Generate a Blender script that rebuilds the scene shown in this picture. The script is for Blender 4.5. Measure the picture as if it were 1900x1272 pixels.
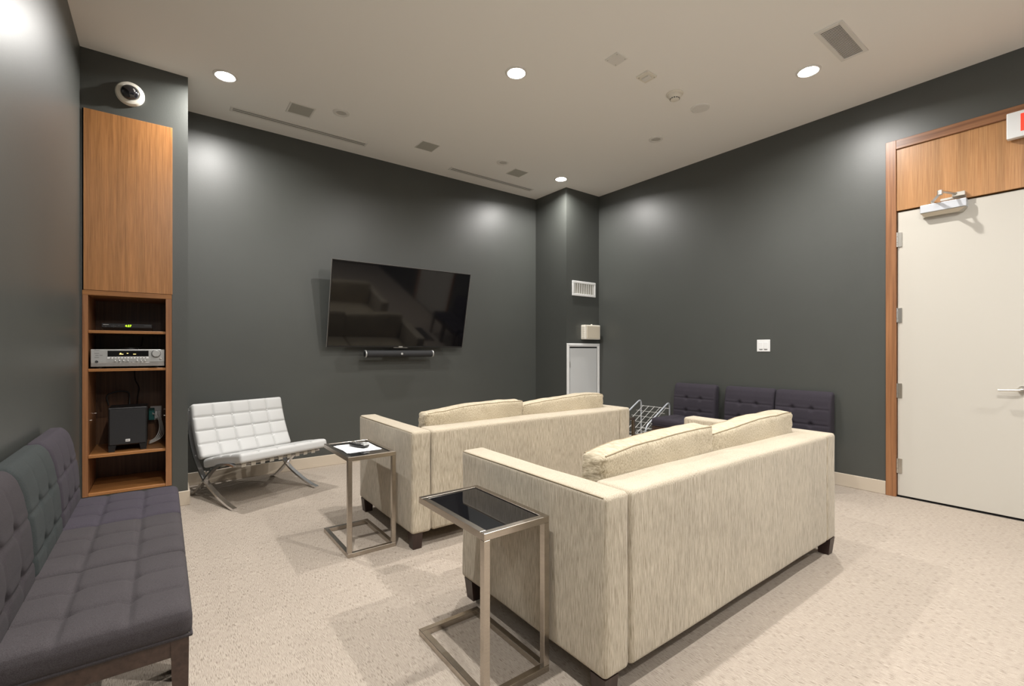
import bpy, bmesh, math, random
from mathutils import Vector, Matrix, noise
PI = math.pi
random.seed(7)
for o in list(bpy.data.objects):
    bpy.data.objects.remove(o)
SC = bpy.context.scene
COL = SC.collection

# ------------------------------------------------------------------ camera
CAMH = 1.24
cam_d = bpy.data.cameras.new('camera')
cam = bpy.data.objects.new('camera', cam_d)
COL.objects.link(cam)
cam.location = (0, 0, CAMH)
cam.rotation_euler = (PI / 2, 0, -math.radians(36.97))
cam_d.sensor_width = 36
cam_d.lens = 861.3 / 1900 * 36
cam_d.shift_y = 14 / 1900
cam_d.clip_start = 0.05
SC.camera = cam

# ------------------------------------------------------------------ world, exposure
world = bpy.data.worlds.new('world')
SC.world = world
world.use_nodes = True
bg = world.node_tree.nodes['Background']
bg.inputs[0].default_value = (0.88, 0.94, 1.0, 1)
bg.inputs[1].default_value = 3.0
vs = SC.view_settings
vs.view_transform = 'Standard'
vs.look = 'None'
vs.exposure = 0.55
vs.gamma = 1.0
vs.use_curve_mapping = False
SPOT_W = 25.0
SPOT_COL = (1.0, 0.972, 0.935)

# ------------------------------------------------------------------ room numbers
XL, XR = -0.478, 4.99      # left and right walls
YT, YC, YB = 5.2, 4.56, -3.2   # tv wall, column faces, wall behind
CE = 3.44


# ------------------------------------------------------------------ materials
def new_mat(name):
    m = bpy.data.materials.new(name)
    m.use_nodes = True
    nt = m.node_tree
    b = nt.nodes['Principled BSDF']
    return m, nt, b


def plain(name, col, rough=0.5, metal=0.0, spec=0.5, coat=0.0, emit=None, est=0.0, bump=0.0, bscale=200.0, var=0.0):
    m, nt, b = new_mat(name)
    b.inputs['Base Color'].default_value = (*col, 1)
    b.inputs['Roughness'].default_value = rough
    b.inputs['Metallic'].default_value = metal
    b.inputs['Specular IOR Level'].default_value = spec
    b.inputs['Coat Weight'].default_value = coat
    if emit:
        b.inputs['Emission Color'].default_value = (*emit, 1)
        b.inputs['Emission Strength'].default_value = est
    tc = nt.nodes.new('ShaderNodeTexCoord')
    nz = nt.nodes.new('ShaderNodeTexNoise')
    nz.inputs['Scale'].default_value = bscale
    nz.inputs['Detail'].default_value = 3
    nt.links.new(tc.outputs['Object'], nz.inputs['Vector'])
    if bump > 0:
        bp = nt.nodes.new('ShaderNodeBump')
        bp.inputs['Strength'].default_value = bump
        bp.inputs['Distance'].default_value = 0.001
        nt.links.new(nz.outputs[0], bp.inputs['Height'])
        nt.links.new(bp.outputs[0], b.inputs['Normal'])
    if var > 0:
        mx = nt.nodes.new('ShaderNodeMixRGB')
        mx.inputs[1].default_value = (*[c * (1 - var) for c in col], 1)
        mx.inputs[2].default_value = (*[min(1, c * (1 + var)) for c in col], 1)
        nt.links.new(nz.outputs[0], mx.inputs[0])
        nt.links.new(mx.outputs[0], b.inputs['Base Color'])
    return m


def stretch_noise(nt, scale, detail=3.0, rough=0.6, coord='Object'):
    tc = nt.nodes.new('ShaderNodeTexCoord')
    mp = nt.nodes.new('ShaderNodeMapping')
    mp.inputs['Scale'].default_value = scale
    nz = nt.nodes.new('ShaderNodeTexNoise')
    nz.inputs['Scale'].default_value = 1.0
    nz.inputs['Detail'].default_value = detail
    nz.inputs['Roughness'].default_value = rough
    nt.links.new(tc.outputs[coord], mp.inputs[0])
    nt.links.new(mp.outputs[0], nz.inputs['Vector'])
    return nz


def ramp(nt, src, stops):
    r = nt.nodes.new('ShaderNodeValToRGB')
    cr = r.color_ramp
    while len(cr.elements) < len(stops):
        cr.elements.new(0.5)
    for e, (p, c) in zip(cr.elements, stops):
        e.position = p
        e.color = (*c, 1)
    nt.links.new(src, r.inputs[0])
    return r


def add_bump(nt, b, src, strength, dist):
    bp = nt.nodes.new('ShaderNodeBump')
    bp.inputs['Strength'].default_value = strength
    bp.inputs['Distance'].default_value = dist
    nt.links.new(src, bp.inputs['Height'])
    nt.links.new(bp.outputs[0], b.inputs['Normal'])
    return bp


def mix(nt, f, a, c, mode='MIX'):
    mx = nt.nodes.new('ShaderNodeMixRGB')
    mx.blend_type = mode
    for i, v in ((0, f), (1, a), (2, c)):
        if isinstance(v, (int, float)):
            mx.inputs[i].default_value = v
        elif isinstance(v, tuple):
            mx.inputs[i].default_value = (*v, 1)
        else:
            nt.links.new(v, mx.inputs[i])
    return mx.outputs[0]


def wood(name, c1, c2, c3, axis='z', rough=0.38, fine=90.0, coat=0.0):
    m, nt, b = new_mat(name)
    lo = fine * 0.025
    s = {'z': (fine, fine, lo), 'x': (lo, fine, fine), 'y': (fine, lo, fine)}[axis]
    n1 = stretch_noise(nt, s, 4)
    n2 = stretch_noise(nt, tuple(v * 0.16 for v in s), 2)
    r1 = ramp(nt, n1.outputs[0], [(0.3, c3), (0.5, c2), (0.72, c1)])
    r2 = ramp(nt, n2.outputs[0], [(0.35, (0.84, 0.83, 0.81)), (0.65, (1.04, 1.02, 1.0))])
    nt.links.new(mix(nt, 1.0, r1.outputs[0], r2.outputs[0], 'MULTIPLY'), b.inputs['Base Color'])
    b.inputs['Roughness'].default_value = rough
    b.inputs['Coat Weight'].default_value = coat
    add_bump(nt, b, n1.outputs[0], 0.15, 0.0006)
    return m


def fabric(name, dark, light, scale, rough=0.9, bump=0.5, weave=None, sheen=0.2):
    m, nt, b = new_mat(name)
    n1 = stretch_noise(nt, scale, 3)
    n2 = stretch_noise(nt, (3, 3, 3), 2)
    r1 = ramp(nt, n1.outputs[0], [(0.32, dark), (0.62, light)])
    r2 = ramp(nt, n2.outputs[0], [(0.3, (0.9, 0.9, 0.9)), (0.7, (1.05, 1.05, 1.05))])
    nt.links.new(mix(nt, 1.0, r1.outputs[0], r2.outputs[0], 'MULTIPLY'), b.inputs['Base Color'])
    b.inputs['Roughness'].default_value = rough
    b.inputs['Specular IOR Level'].default_value = 0.2
    b.inputs['Sheen Weight'].default_value = sheen
    b.inputs['Sheen Roughness'].default_value = 0.5
    add_bump(nt, b, n1.outputs[0], bump, 0.002)
    return m


def brushed(name, col, scale, rough=0.3):
    m, nt, b = new_mat(name)
    n1 = stretch_noise(nt, scale, 3)
    r1 = ramp(nt, n1.outputs[0], [(0.3, tuple(c * 0.82 for c in col)), (0.7, col)])
    nt.links.new(r1.outputs[0], b.inputs['Base Color'])
    b.inputs['Metallic'].default_value = 1.0
    b.inputs['Roughness'].default_value = rough
    return m


def wall_mat():
    m, nt, b = new_mat('charcoal_satin_paint')
    n1 = stretch_noise(nt, (130, 130, 90), 3)
    n2 = stretch_noise(nt, (1.3, 1.3, 0.9), 3)
    r2 = ramp(nt, n2.outputs[0], [(0.3, (0.055, 0.058, 0.053)), (0.7, (0.061, 0.065, 0.059))])
    nt.links.new(r2.outputs[0], b.inputs['Base Color'])
    b.inputs['Roughness'].default_value = 0.43
    b.inputs['Specular IOR Level'].default_value = 0.75
    add_bump(nt, b, n1.outputs[0], 0.22, 0.0014)
    return m


def carpet_mat():
    m, nt, b = new_mat('loop_pile_carpet')
    dash = stretch_noise(nt, (430, 36, 1), 1.0, 0.5)
    grain = stretch_noise(nt, (520, 380, 1), 2, 0.6)
    band = stretch_noise(nt, (26, 20, 1), 2, 0.6)
    wide = stretch_noise(nt, (0.9, 0.9, 1), 2, 0.5)
    # dashes are only cut where the pattern noise allows
    rd = ramp(nt, dash.outputs[0], [(0.34, (0, 0, 0)), (0.50, (1, 1, 1))])
    rb = ramp(nt, band.outputs[0], [(0.42, (0, 0, 0)), (0.58, (1, 1, 1))])
    keep = mix(nt, rb.outputs[0], (0.75, 0.75, 0.75), rd.outputs[0])
    both = mix(nt, 0.35, keep, rd.outputs[0])
    col = mix(nt, both, (0.285, 0.237, 0.194), (0.475, 0.414, 0.352))
    rg = ramp(nt, grain.outputs[0], [(0.25, (0.80, 0.79, 0.77)), (0.75, (1.12, 1.12, 1.12))])
    col = mix(nt, 1.0, col, rg.outputs[0], 'MULTIPLY')
    rw = ramp(nt, wide.outputs[0], [(0.3, (0.95, 0.95, 0.95)), (0.7, (1.04, 1.04, 1.04))])
    col = mix(nt, 1.0, col, rw.outputs[0], 'MULTIPLY')
    nt.links.new(col, b.inputs['Base Color'])
    b.inputs['Roughness'].default_value = 1.0
    b.inputs['Specular IOR Level'].default_value = 0.1
    h = mix(nt, 0.3, both, grain.outputs[0])
    add_bump(nt, b, h, 0.55, 0.004)
    return m


M = {}
M['wall'] = wall_mat()
M['carpet'] = carpet_mat()
M['ceiling'] = plain('matte_ceiling_paint', (0.93, 0.912, 0.875), 0.95, spec=0.1, bump=0.05, bscale=60)
M['ceil_white'] = plain('ceiling_fixture_enamel', (0.80, 0.78, 0.74), 0.5)
M['ceil_grey'] = plain('grille_grey', (0.46, 0.45, 0.40), 0.7)
M['spot_inner'] = plain('spot_reflector', (0.58, 0.56, 0.52), 0.35)
M['slot_dark'] = plain('slot_grey', (0.30, 0.29, 0.27), 0.6)
M['dark'] = plain('duct_dark', (0.012, 0.012, 0.012), 0.8)
M['baseboard'] = plain('beige_baseboard_paint', (0.58, 0.50, 0.40), 0.45, bump=0.03)
M['veneer'] = wood('teak_veneer', (0.47, 0.222, 0.082), (0.39, 0.178, 0.062), (0.30, 0.13, 0.045), 'z', 0.34, 190)
M['veneer_x'] = wood('teak_veneer_shelf', (0.46, 0.215, 0.078), (0.36, 0.16, 0.052), (0.26, 0.11, 0.036), 'x', 0.36, 110)
M['walnut'] = wood('walnut_casing', (0.42, 0.20, 0.09), (0.32, 0.145, 0.063), (0.21, 0.09, 0.04), 'z', 0.36, 60)
M['walnut_y'] = wood('walnut_head_casing', (0.36, 0.17, 0.08), (0.27, 0.12, 0.055), (0.17, 0.07, 0.032), 'y', 0.36, 60)
M['dark_back'] = wood('dark_wood_back', (0.15, 0.075, 0.036), (0.11, 0.052, 0.024), (0.07, 0.032, 0.015), 'z', 0.4, 60)  # darker wood tone for the back of the open shelves
M['oak'] = wood('light_teak_panel', (0.55, 0.30, 0.13), (0.46, 0.235, 0.095), (0.38, 0.18, 0.068), 'z', 0.36, 130)
M['door'] = plain('cream_door_paint', (0.57, 0.54, 0.48), 0.45, bump=0.03, bscale=90)
M['white'] = plain('white_enamel', (0.80, 0.80, 0.79), 0.4)
M['grey_white'] = plain('pale_grey_panel', (0.62, 0.63, 0.63), 0.5)
M['cream_plastic'] = plain('cream_plastic', (0.68, 0.61, 0.49), 0.45)
M['cream_light'] = plain('pale_cream_plastic', (0.80, 0.76, 0.67), 0.45)
M['sofa'] = fabric('oatmeal_chenille', (0.29, 0.24, 0.168), (0.58, 0.51, 0.40), (430, 430, 18), 0.95, 0.6)
M['sofa_cushion'] = fabric('oatmeal_chenille_cushion', (0.30, 0.245, 0.16), (0.58, 0.505, 0.375), (300, 24, 110), 0.95, 0.5)
M['piping'] = plain('oatmeal_piping', (0.30, 0.245, 0.165), 0.95, spec=0.1)
M['darkwood'] = wood('espresso_wood', (0.050, 0.026, 0.022), (0.036, 0.019, 0.016), (0.022, 0.012, 0.010), 'z', 0.4, 50)
M['brownwood'] = wood('dark_walnut_legs', (0.075, 0.045, 0.034), (0.055, 0.032, 0.024), (0.035, 0.020, 0.015), 'x', 0.4, 50)
M['fab_purple'] = fabric('aubergine_grey_weave', (0.030, 0.0255, 0.032), (0.056, 0.048, 0.059), (500, 500, 500), 0.9, 0.25, sheen=0.02)
M['fab_green'] = fabric('slate_grey_weave', (0.024, 0.028, 0.028), (0.044, 0.051, 0.051), (500, 500, 500), 0.9, 0.25, sheen=0.02)
M['fab_brown'] = fabric('mauve_brown_weave', (0.027, 0.023, 0.026), (0.05, 0.043, 0.047), (500, 500, 500), 0.9, 0.25, sheen=0.02)
M['fab_dark'] = fabric('charcoal_plum_weave', (0.026, 0.022, 0.029), (0.048, 0.042, 0.053), (500, 500, 500), 0.9, 0.2, sheen=0.02)
M['fab_seat'] = fabric('mauve_brown_seat_weave', (0.038, 0.033, 0.035), (0.068, 0.06, 0.064), (500, 500, 500), 0.9, 0.25, sheen=0.02)
M['fab_seat_purple'] = fabric('aubergine_seat_weave', (0.036, 0.031, 0.04), (0.066, 0.057, 0.072), (500, 500, 500), 0.9, 0.25, sheen=0.02)
M['leather'] = plain('white_leather', (0.55, 0.55, 0.54), 0.42, bump=0.25, bscale=260)
M['leather_strap'] = plain('white_leather_strap', (0.80, 0.77, 0.70), 0.45)
M['tan'] = plain('tan_leather_edge', (0.45, 0.28, 0.15), 0.6)
M['chrome'] = plain('polished_chrome', (0.84, 0.84, 0.85), 0.22, 1.0)
M['steel'] = brushed('brushed_steel', (0.54, 0.49, 0.43), (20, 20, 400), 0.27)
M['nickel'] = plain('satin_nickel', (0.66, 0.63, 0.58), 0.3, 1.0)
M['alu'] = plain('painted_aluminium', (0.62, 0.64, 0.68), 0.38, 0.6)
M['tube'] = plain('silver_lacquer_tube', (0.55, 0.58, 0.62), 0.35, 0.35)
M['wire'] = plain('pale_wire', (0.72, 0.72, 0.70), 0.35, 0.3)
M['blackglass'] = plain('black_glass', (0.006, 0.006, 0.007), 0.03, spec=0.6)
M['screen'] = plain('tv_glass', (0.004, 0.004, 0.005), 0.06, spec=0.5)
M['black'] = plain('black_plastic', (0.012, 0.012, 0.013), 0.35)
M['blackmatte'] = plain('black_grille_cloth', (0.022, 0.022, 0.024), 0.8, bump=0.2, bscale=900)
M['silver'] = plain('silver_plastic', (0.56, 0.56, 0.55), 0.35, 0.55)
M['silver_dark'] = plain('silver_plastic_lower', (0.36, 0.34, 0.32), 0.4, 0.5)
M['paper'] = plain('white_paper', (0.84, 0.84, 0.84), 0.8)
M['dome'] = plain('smoked_dome', (0.01, 0.01, 0.013), 0.05, coat=1.0)
M['lens'] = plain('lamp_lens', (1, 1, 1), 0.5, emit=(1, 0.97, 0.92), est=60)
M['green_led'] = plain('green_led', (0.1, 0.3, 0.0), 0.5, emit=(0.55, 1.0, 0.02), est=2.2)
M['amber_led'] = plain('amber_led', (0.3, 0.2, 0.05), 0.5, emit=(1.0, 0.72, 0.25), est=1.4)
M['red'] = plain('sign_red', (0.80, 0.045, 0.02), 0.5, emit=(1.0, 0.06, 0.03), est=0.35)
M['sign_white'] = plain('sign_white', (0.82, 0.83, 0.83), 0.4)
M['cable_black'] = plain('black_cable', (0.01, 0.01, 0.01), 0.5)
M['cable_white'] = plain('pale_cable', (0.55, 0.53, 0.50), 0.5)
M['teal'] = plain('teal_plastic', (0.01, 0.11, 0.10), 0.5)
M['print_grey'] = plain('grey_print', (0.13, 0.13, 0.13), 0.5)
M['glass'] = None
gm, gnt, gb = new_mat('fill_window_glass')
gb.inputs['Base Color'].default_value = (1, 1, 1, 1)
gb.inputs['Roughness'].default_value = 0.02
gb.inputs['Alpha'].default_value = 0.12
M['glass'] = gm


# ------------------------------------------------------------------ mesh helpers
def obj(name, bm, mat, parent=None, smooth=False, label=None, angle=35):
    me = bpy.data.meshes.new(name)
    bmesh.ops.recalc_face_normals(bm, faces=bm.faces)
    bm.to_mesh(me)
    bm.free()
    me.materials.append(M[mat] if isinstance(mat, str) else mat)
    if smooth:
        for p in me.polygons:
            p.use_smooth = True
        try:
            me.set_sharp_from_angle(angle=math.radians(angle))
        except Exception:
            pass
    o = bpy.data.objects.new(name, me)
    COL.objects.link(o)
    if parent:
        o.parent = parent
    if label:
        o['label'] = label
    return o


def B():
    return bmesh.new()


def box(bm, c0, c1, bev=0.0, seg=2):
    x0, y0, z0 = [min(a, b) for a, b in zip(c0, c1)]
    x1, y1, z1 = [max(a, b) for a, b in zip(c0, c1)]
    r = bmesh.ops.create_cube(bm, size=1.0)
    vs_ = r['verts']
    for v in vs_:
        v.co = Vector((x0 if v.co.x < 0 else x1, y0 if v.co.y < 0 else y1, z0 if v.co.z < 0 else z1))
    if bev > 0:
        es = list({e for v in vs_ for e in v.link_edges})
        bmesh.ops.bevel(bm, geom=es, offset=bev, segments=seg, affect='EDGES', profile=0.5)
    return bm


def bx(c0, c1, bev=0.0, seg=2):
    return box(B(), c0, c1, bev, seg)


def hexa(bm, bottom, top):
    vb = [bm.verts.new(p) for p in bottom]
    vt = [bm.verts.new(p) for p in top]
    n = len(vb)
    bm.faces.new(vb[::-1])
    bm.faces.new(vt)
    for i in range(n):
        j = (i + 1) % n
        bm.faces.new((vb[i], vb[j], vt[j], vt[i]))
    return bm


def lathe(bm, prof, axis='z', center=(0, 0, 0), n=32, flip=1):
    rings = []
    cx, cy, cz = center
    for r, h in prof:
        ring = []
        for k in range(n):
            a = 2 * PI * k / n
            p, q = r * math.cos(a), r * math.sin(a)
            if axis == 'z':
                co = (cx + p, cy + q, cz + h * flip)
            elif axis == 'y':
                co = (cx + p, cy + h * flip, cz + q)
            else:
                co = (cx + h * flip, cy + p, cz + q)
            ring.append(bm.verts.new(co))
        rings.append(ring)
    for a, b_ in zip(rings, rings[1:]):
        for k in range(n):
            j = (k + 1) % n
            bm.faces.new((a[k], a[j], b_[j], b_[k]))
    for ring in (rings[0], rings[-1]):
        try:
            bm.faces.new(ring)
        except Exception:
            pass
    return bm


def spline(pts, n=8):
    out = []
    P = [Vector(p) for p in pts]
    P = [P[0] * 2 - P[1]] + P + [P[-1] * 2 - P[-2]]
    for i in range(1, len(P) - 2):
        p0, p1, p2, p3 = P[i - 1:i + 3]
        for k in range(n):
            t = k / n
            out.append(0.5 * ((2 * p1) + (p2 - p0) * t + (2 * p0 - 5 * p1 + 4 * p2 - p3) * t * t + (3 * p1 - p0 - 3 * p2 + p3) * t ** 3))
    out.append(P[-2])
    return out


def tube(bm, pts, r, n=8):
    pts = [Vector(p) for p in pts]
    rings = []
    up = Vector((0.123, 0.341, 0.93)).normalized()
    prev = None
    for i, p in enumerate(pts):
        d = (pts[min(i + 1, len(pts) - 1)] - pts[max(i - 1, 0)]).normalized()
        if prev is None:
            s = d.cross(up)
            if s.length < 1e-3:
                s = d.cross(Vector((1, 0, 0)))
        else:
            s = prev - d * prev.dot(d)
        s.normalize()
        prev = s
        t = d.cross(s)
        rings.append([bm.verts.new(p + (s * math.cos(2 * PI * k / n) + t * math.sin(2 * PI * k / n)) * r) for k in range(n)])
    for a, b_ in zip(rings, rings[1:]):
        for k in range(n):
            j = (k + 1) % n
            bm.faces.new((a[k], a[j], b_[j], b_[k]))
    bm.faces.new(rings[0][::-1])
    bm.faces.new(rings[-1])
    return bm


def flatbar(bm, pts, w, th):
    """bar swept in the local y-z plane; pts = (x, y, z), width along x"""
    pts = [Vector(p) for p in pts]
    rings = []
    for i, p in enumerate(pts):
        d = (pts[min(i + 1, len(pts) - 1)] - pts[max(i - 1, 0)]).normalized()
        nrm = Vector((0, -d.z, d.y))
        ex = Vector((1, 0, 0))
        rings.append([bm.verts.new(p + ex * (sx * w / 2) + nrm * (sn * th / 2)) for sx, sn in ((-1, -1), (1, -1), (1, 1), (-1, 1))])
    for a, b_ in zip(rings, rings[1:]):
        for k in range(4):
            j = (k + 1) % 4
            bm.faces.new((a[k], a[j], b_[j], b_[k]))
    bm.faces.new(rings[0][::-1])
    bm.faces.new(rings[-1])
    return bm


def axis_pts(h, r, n):
    e = [-h + r * f for f in (0, 0.2, 0.45, 0.7, 1.0)]
    inner = [-h + r + (2 * h - 2 * r) * k / n for k in range(1, n)]
    return e + inner + [-v for v in e[::-1]]


def soft_box(size, r, segs, disp=None, center=(0, 0, 0)):
    """rounded box with a fine grid; disp(p, n) -> new point (local, centred)"""
    h = [s / 2 for s in size]
    ax = [axis_pts(h[i], min(r, h[i] * 0.98), segs[i]) for i in range(3)]
    bm = B()
    cache = {}
    r_ = [min(r, h[i] * 0.98) for i in range(3)]
    rr = min(r_)

    def vert(p):
        key = tuple(round(c, 5) for c in p)
        if key in cache:
            return cache[key]
        q = Vector([max(-h[i] + rr, min(h[i] - rr, p[i])) for i in range(3)])
        d = Vector(p) - q
        if d.length > 1e-9:
            d.normalize()
        co = q + d * rr
        if disp:
            co = disp(co, d)
        v = bm.verts.new(co + Vector(center))
        cache[key] = v
        return v
    for a in range(3):
        u, w = (a + 1) % 3, (a + 2) % 3
        for s in (-1, 1):
            for i in range(len(ax[u]) - 1):
                for j in range(len(ax[w]) - 1):
                    quad = []
                    for di, dj in ((0, 0), (1, 0), (1, 1), (0, 1)):
                        p = [0, 0, 0]
                        p[a] = s * h[a]
                        p[u] = ax[u][i + di]
                        p[w] = ax[w][j + dj]
                        quad.append(vert(p))
                    if s < 0:
                        quad.reverse()
                    if len(set(quad)) == 4:
                        try:
                            bm.faces.new(quad)
                        except Exception:
                            pass
    return bm


def tag(o, label, cat, group=None):
    o['label'] = label
    o['category'] = cat
    if group:
        o['group'] = group
    return o


def thing(name, label, cat, loc=(0, 0, 0), rz=0.0, group=None):
    o = bpy.data.objects.new(name, None)
    o.empty_display_size = 0.1
    COL.objects.link(o)
    o.location = loc
    o.rotation_euler = (0, 0, rz)
    return tag(o, label, cat, group)


def struct(name, bm, mat, label=None, parent=None, smooth=False):
    o = obj(name, bm, mat, parent, smooth, label)
    if not parent:
        o['kind'] = 'structure'
    return o


def struct_empty(name, label, loc=(0, 0, 0)):
    o = bpy.data.objects.new(name, None)
    COL.objects.link(o)
    o.location = loc
    o['kind'] = 'structure'
    o['label'] = label
    return o


def copy_tree(o, parent=None):
    c = o.copy()
    COL.objects.link(c)
    c.parent = parent
    for ch in list(o.children):
        copy_tree(ch, c)
    return c


def set_mat(o, mat):
    o.material_slots[0].link = 'OBJECT'
    o.material_slots[0].material = M[mat]


def text_bm(s, size, depth=0.001, align='CENTER', bold=0.0):
    cu = bpy.data.curves.new('txt', 'FONT')
    cu.body = s
    cu.size = size
    cu.extrude = depth
    cu.offset = bold
    cu.align_x = align
    cu.align_y = 'CENTER'
    t = bpy.data.objects.new('txt', cu)
    COL.objects.link(t)
    dg = bpy.context.evaluated_depsgraph_get()
    me = bpy.data.meshes.new_from_object(t.evaluated_get(dg))
    bm = B()
    bm.from_mesh(me)
    bpy.data.objects.remove(t)
    bpy.data.meshes.remove(me)
    bpy.data.curves.remove(cu)
    return bm


def xf(bm, mat):
    bmesh.ops.transform(bm, matrix=mat, verts=bm.verts)
    return bm


def face_to(bm, loc, facing):
    """put x-y text on a wall: facing '-y' (readable from -y) or '-x'"""
    if facing == '-y':
        r = Matrix.Rotation(PI / 2, 4, 'X')
    else:
        r = Matrix.Rotation(-PI / 2, 4, 'Z') @ Matrix.Rotation(PI / 2, 4, 'X')
    return xf(bm, Matrix.Translation(loc) @ r)


# ------------------------------------------------------------------ the room
T = 0.15
struct('floor', bx((XL - T, YB - T, -0.1), (XR + T, YT + T, 0)), 'carpet', 'beige loop carpet with short dashes running towards the television wall')
struct('ceiling', bx((XL - T, YB - T, CE), (XR + T, YT + T, CE + 0.1)), 'ceiling', 'off-white flat painted ceiling')
# left wall: opening for a made-up window, added to let in daylight fill
WY0, WY1, WZ0, WZ1 = -3.0, -0.3, 1.5, 3.2
bm = bmesh.new()
box(bm, (XL - T, WY1, 0), (XL, YT, CE))
box(bm, (XL - T, YB, 0), (XL, WY0, CE))
box(bm, (XL - T, WY0, 0), (XL, WY1, WZ0))
box(bm, (XL - T, WY0, WZ1), (XL, WY1, CE))
struct('wall_left', bm, 'wall', 'charcoal satin wall behind the row of armless chairs')
struct('wall_far', bx((XL - T, YT, 0), (XR + T, YT + T, CE)), 'wall', 'charcoal satin wall carrying the television')
# right wall with the door opening
DY0, DY1 = -0.48, 1.257
bm = B()
box(bm, (XR, DY1 - 0.02, 0), (XR + T, YT, CE))
box(bm, (XR, YB, 0), (XR + T, DY0 + 0.02, CE))
box(bm, (XR, DY0 + 0.02, 3.0), (XR + T, DY1 - 0.02, CE))
box(bm, (XR + 0.09, DY0 + 0.02, 0), (XR + T, DY1 - 0.02, 3.0))
struct('wall_right', bm, 'wall', 'charcoal satin wall with the cream door')
struct('wall_back', bx((XL - T, YB - T, 0), (XR + T, YB, CE)), 'wall', 'charcoal wall behind the camera')
fill_win = struct_empty('fill_window_1', 'unseen window added for daylight fill in the left wall behind the camera', (XL - T, WY0, WZ0))
w_, h_ = WY1 - WY0, WZ1 - WZ0
bm = B()
for a, b_ in (((0.04, 0, 0), (0.1, w_, 0.06)), ((0.04, 0, h_ - 0.06), (0.1, w_, h_)), ((0.04, 0, 0.06), (0.1, 0.06, h_ - 0.06)), ((0.04, w_ - 0.06, 0.06), (0.1, w_, h_ - 0.06))):
    box(bm, a, b_)
for k in (1, 2):
    box(bm, (0.04, w_ * k / 3 - 0.03, 0.06), (0.1, w_ * k / 3 + 0.03, h_ - 0.06))
obj('fill_window_frame', bm, 'white', fill_win)
for k in range(3):
    obj('fill_pane', bx((0.068, w_ * k / 3 + 0.03, 0.06), (0.073, w_ * (k + 1) / 3 - 0.03, h_ - 0.06)), 'glass', fill_win)

# alcove block with the built-in shelving (a hole is left for it)
CX0, CX1, CZ0, CZ1 = -0.466, 0.060, 0.172, 3.0
AX1 = 0.163
bm = B()
box(bm, (XL, YC, 0), (AX1, YT, CZ0))
box(bm, (XL, YC, CZ1), (AX1, YT, CE))
box(bm, (CX1, YC, CZ0), (AX1, YT, CZ1))
box(bm, (XL, YC, CZ0), (CX0, YT, CZ1))
struct('wall_alcove', bm, 'wall', 'charcoal block at the left corner holding the built-in shelves')
struct('wall_column', bx((4.348, YC, 0), (XR, YT, CE)), 'wall', 'charcoal corner column beside the television wall')

# baseboards
BBH, BBT = 0.115, 0.014


def bb(name, a, b_, label):
    bm_ = bx((a[0], a[1], 0), (b_[0], b_[1], BBH), 0.003, 1)
    struct(name, bm_, 'baseboard', label)


bb('baseboard_far', (AX1, YT - BBT), (4.348, YT), 'beige baseboard under the television wall')
bb('baseboard_alcove', (XL, YC - BBT), (AX1 + BBT, YC), 'beige baseboard along the shelving block')
bb('baseboard_alcove_side', (AX1, YC), (AX1 + BBT, YT - BBT), 'beige baseboard on the return of the shelving block')
bb('baseboard_column', (4.348 - BBT, YC - BBT), (4.348, YT - BBT), 'beige baseboard on the return of the corner column')
bb('baseboard_right', (XR - BBT, DY1 + 0.001), (XR, YC), 'beige baseboard along the right wall up to the door casing')
bb('baseboard_left', (XL, YB), (XL + BBT, YC - BBT), 'beige baseboard behind the row of armless chairs')

# ------------------------------------------------------------------ entrance door
door = struct_empty('door_1', 'cream flush door in walnut casing with a teak panel over it', (XR, 1.187, 0))
# local: x=0 is the wall face (into room is -x), y=0 hinge side, running to -y
LOCKY = -0.80
bm = bx((-0.022, 0.0, 0), (0.06, 0.07, 3.022), 0.002, 1)
obj('door_casing', bm, 'walnut', door, label='walnut side casing')
obj('door_casing', bx((-0.022, 2 * LOCKY - 0.07, 0), (0.06, 2 * LOCKY, 3.022), 0.002, 1), 'walnut', door)
obj('head_casing', bx((-0.0225, 2 * LOCKY, 2.945), (0.06, 0.0, 3.022), 0.002, 1), 'walnut_y', door)
obj('transom_panel', bx((-0.008, 2 * LOCKY, 2.425), (0.06, 0.0, 2.945)), 'oak', door, label='honey teak panel above the door')
obj('door_leaf', bx((0.008, LOCKY + 0.002, 0.014), (0.05, -0.004, 2.413), 0.002, 1), 'door', door, label='cream painted door leaf')
obj('door_leaf', bx((0.008, 2 * LOCKY + 0.004, 0.014), (0.05, LOCKY - 0.002, 2.413), 0.002, 1), 'door', door)
obj('door_gap_dark', bx((0.0, 2 * LOCKY, 0.0), (0.06, 0.0, 0.006)), 'black', door)  # shade of the gap under the leaves, put in as a black strip
for z0 in (0.325, 0.962, 1.600, 2.240):
    bmh = B()
    lathe(bmh, [(0.0075, 0), (0.0075, 0.036)], 'z', (-0.004, -0.003, z0 - 0.122), 12)
    lathe(bmh, [(0.0075, 0.038), (0.0075, 0.084)], 'z', (-0.004, -0.003, z0 - 0.122), 12)
    lathe(bmh, [(0.0075, 0.086), (0.0075, 0.122)], 'z', (-0.004, -0.003, z0 - 0.122), 12)
    box(bmh, (0.0, -0.035, z0 - 0.122), (0.009, -0.003, z0))
    obj('hinge', bmh, 'nickel', door, True)
# lever
hd = obj('lever_handle', lathe(B(), [(0.0, 0.0), (0.027, 0.0), (0.027, 0.012), (0.0, 0.012)], 'x', (0.008, LOCKY + 0.075, 0.955), 24, -1), 'nickel', door, True)
bm = B()
tube(bm, [(0.0, LOCKY + 0.075, 0.955), (-0.045, LOCKY + 0.075, 0.955), (-0.052, LOCKY + 0.085, 0.954), (-0.052, LOCKY + 0.105, 0.952), (-0.052, LOCKY + 0.195, 0.948)], 0.0085, 10)
obj('lever_bar', bm, 'nickel', hd, True)
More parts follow.
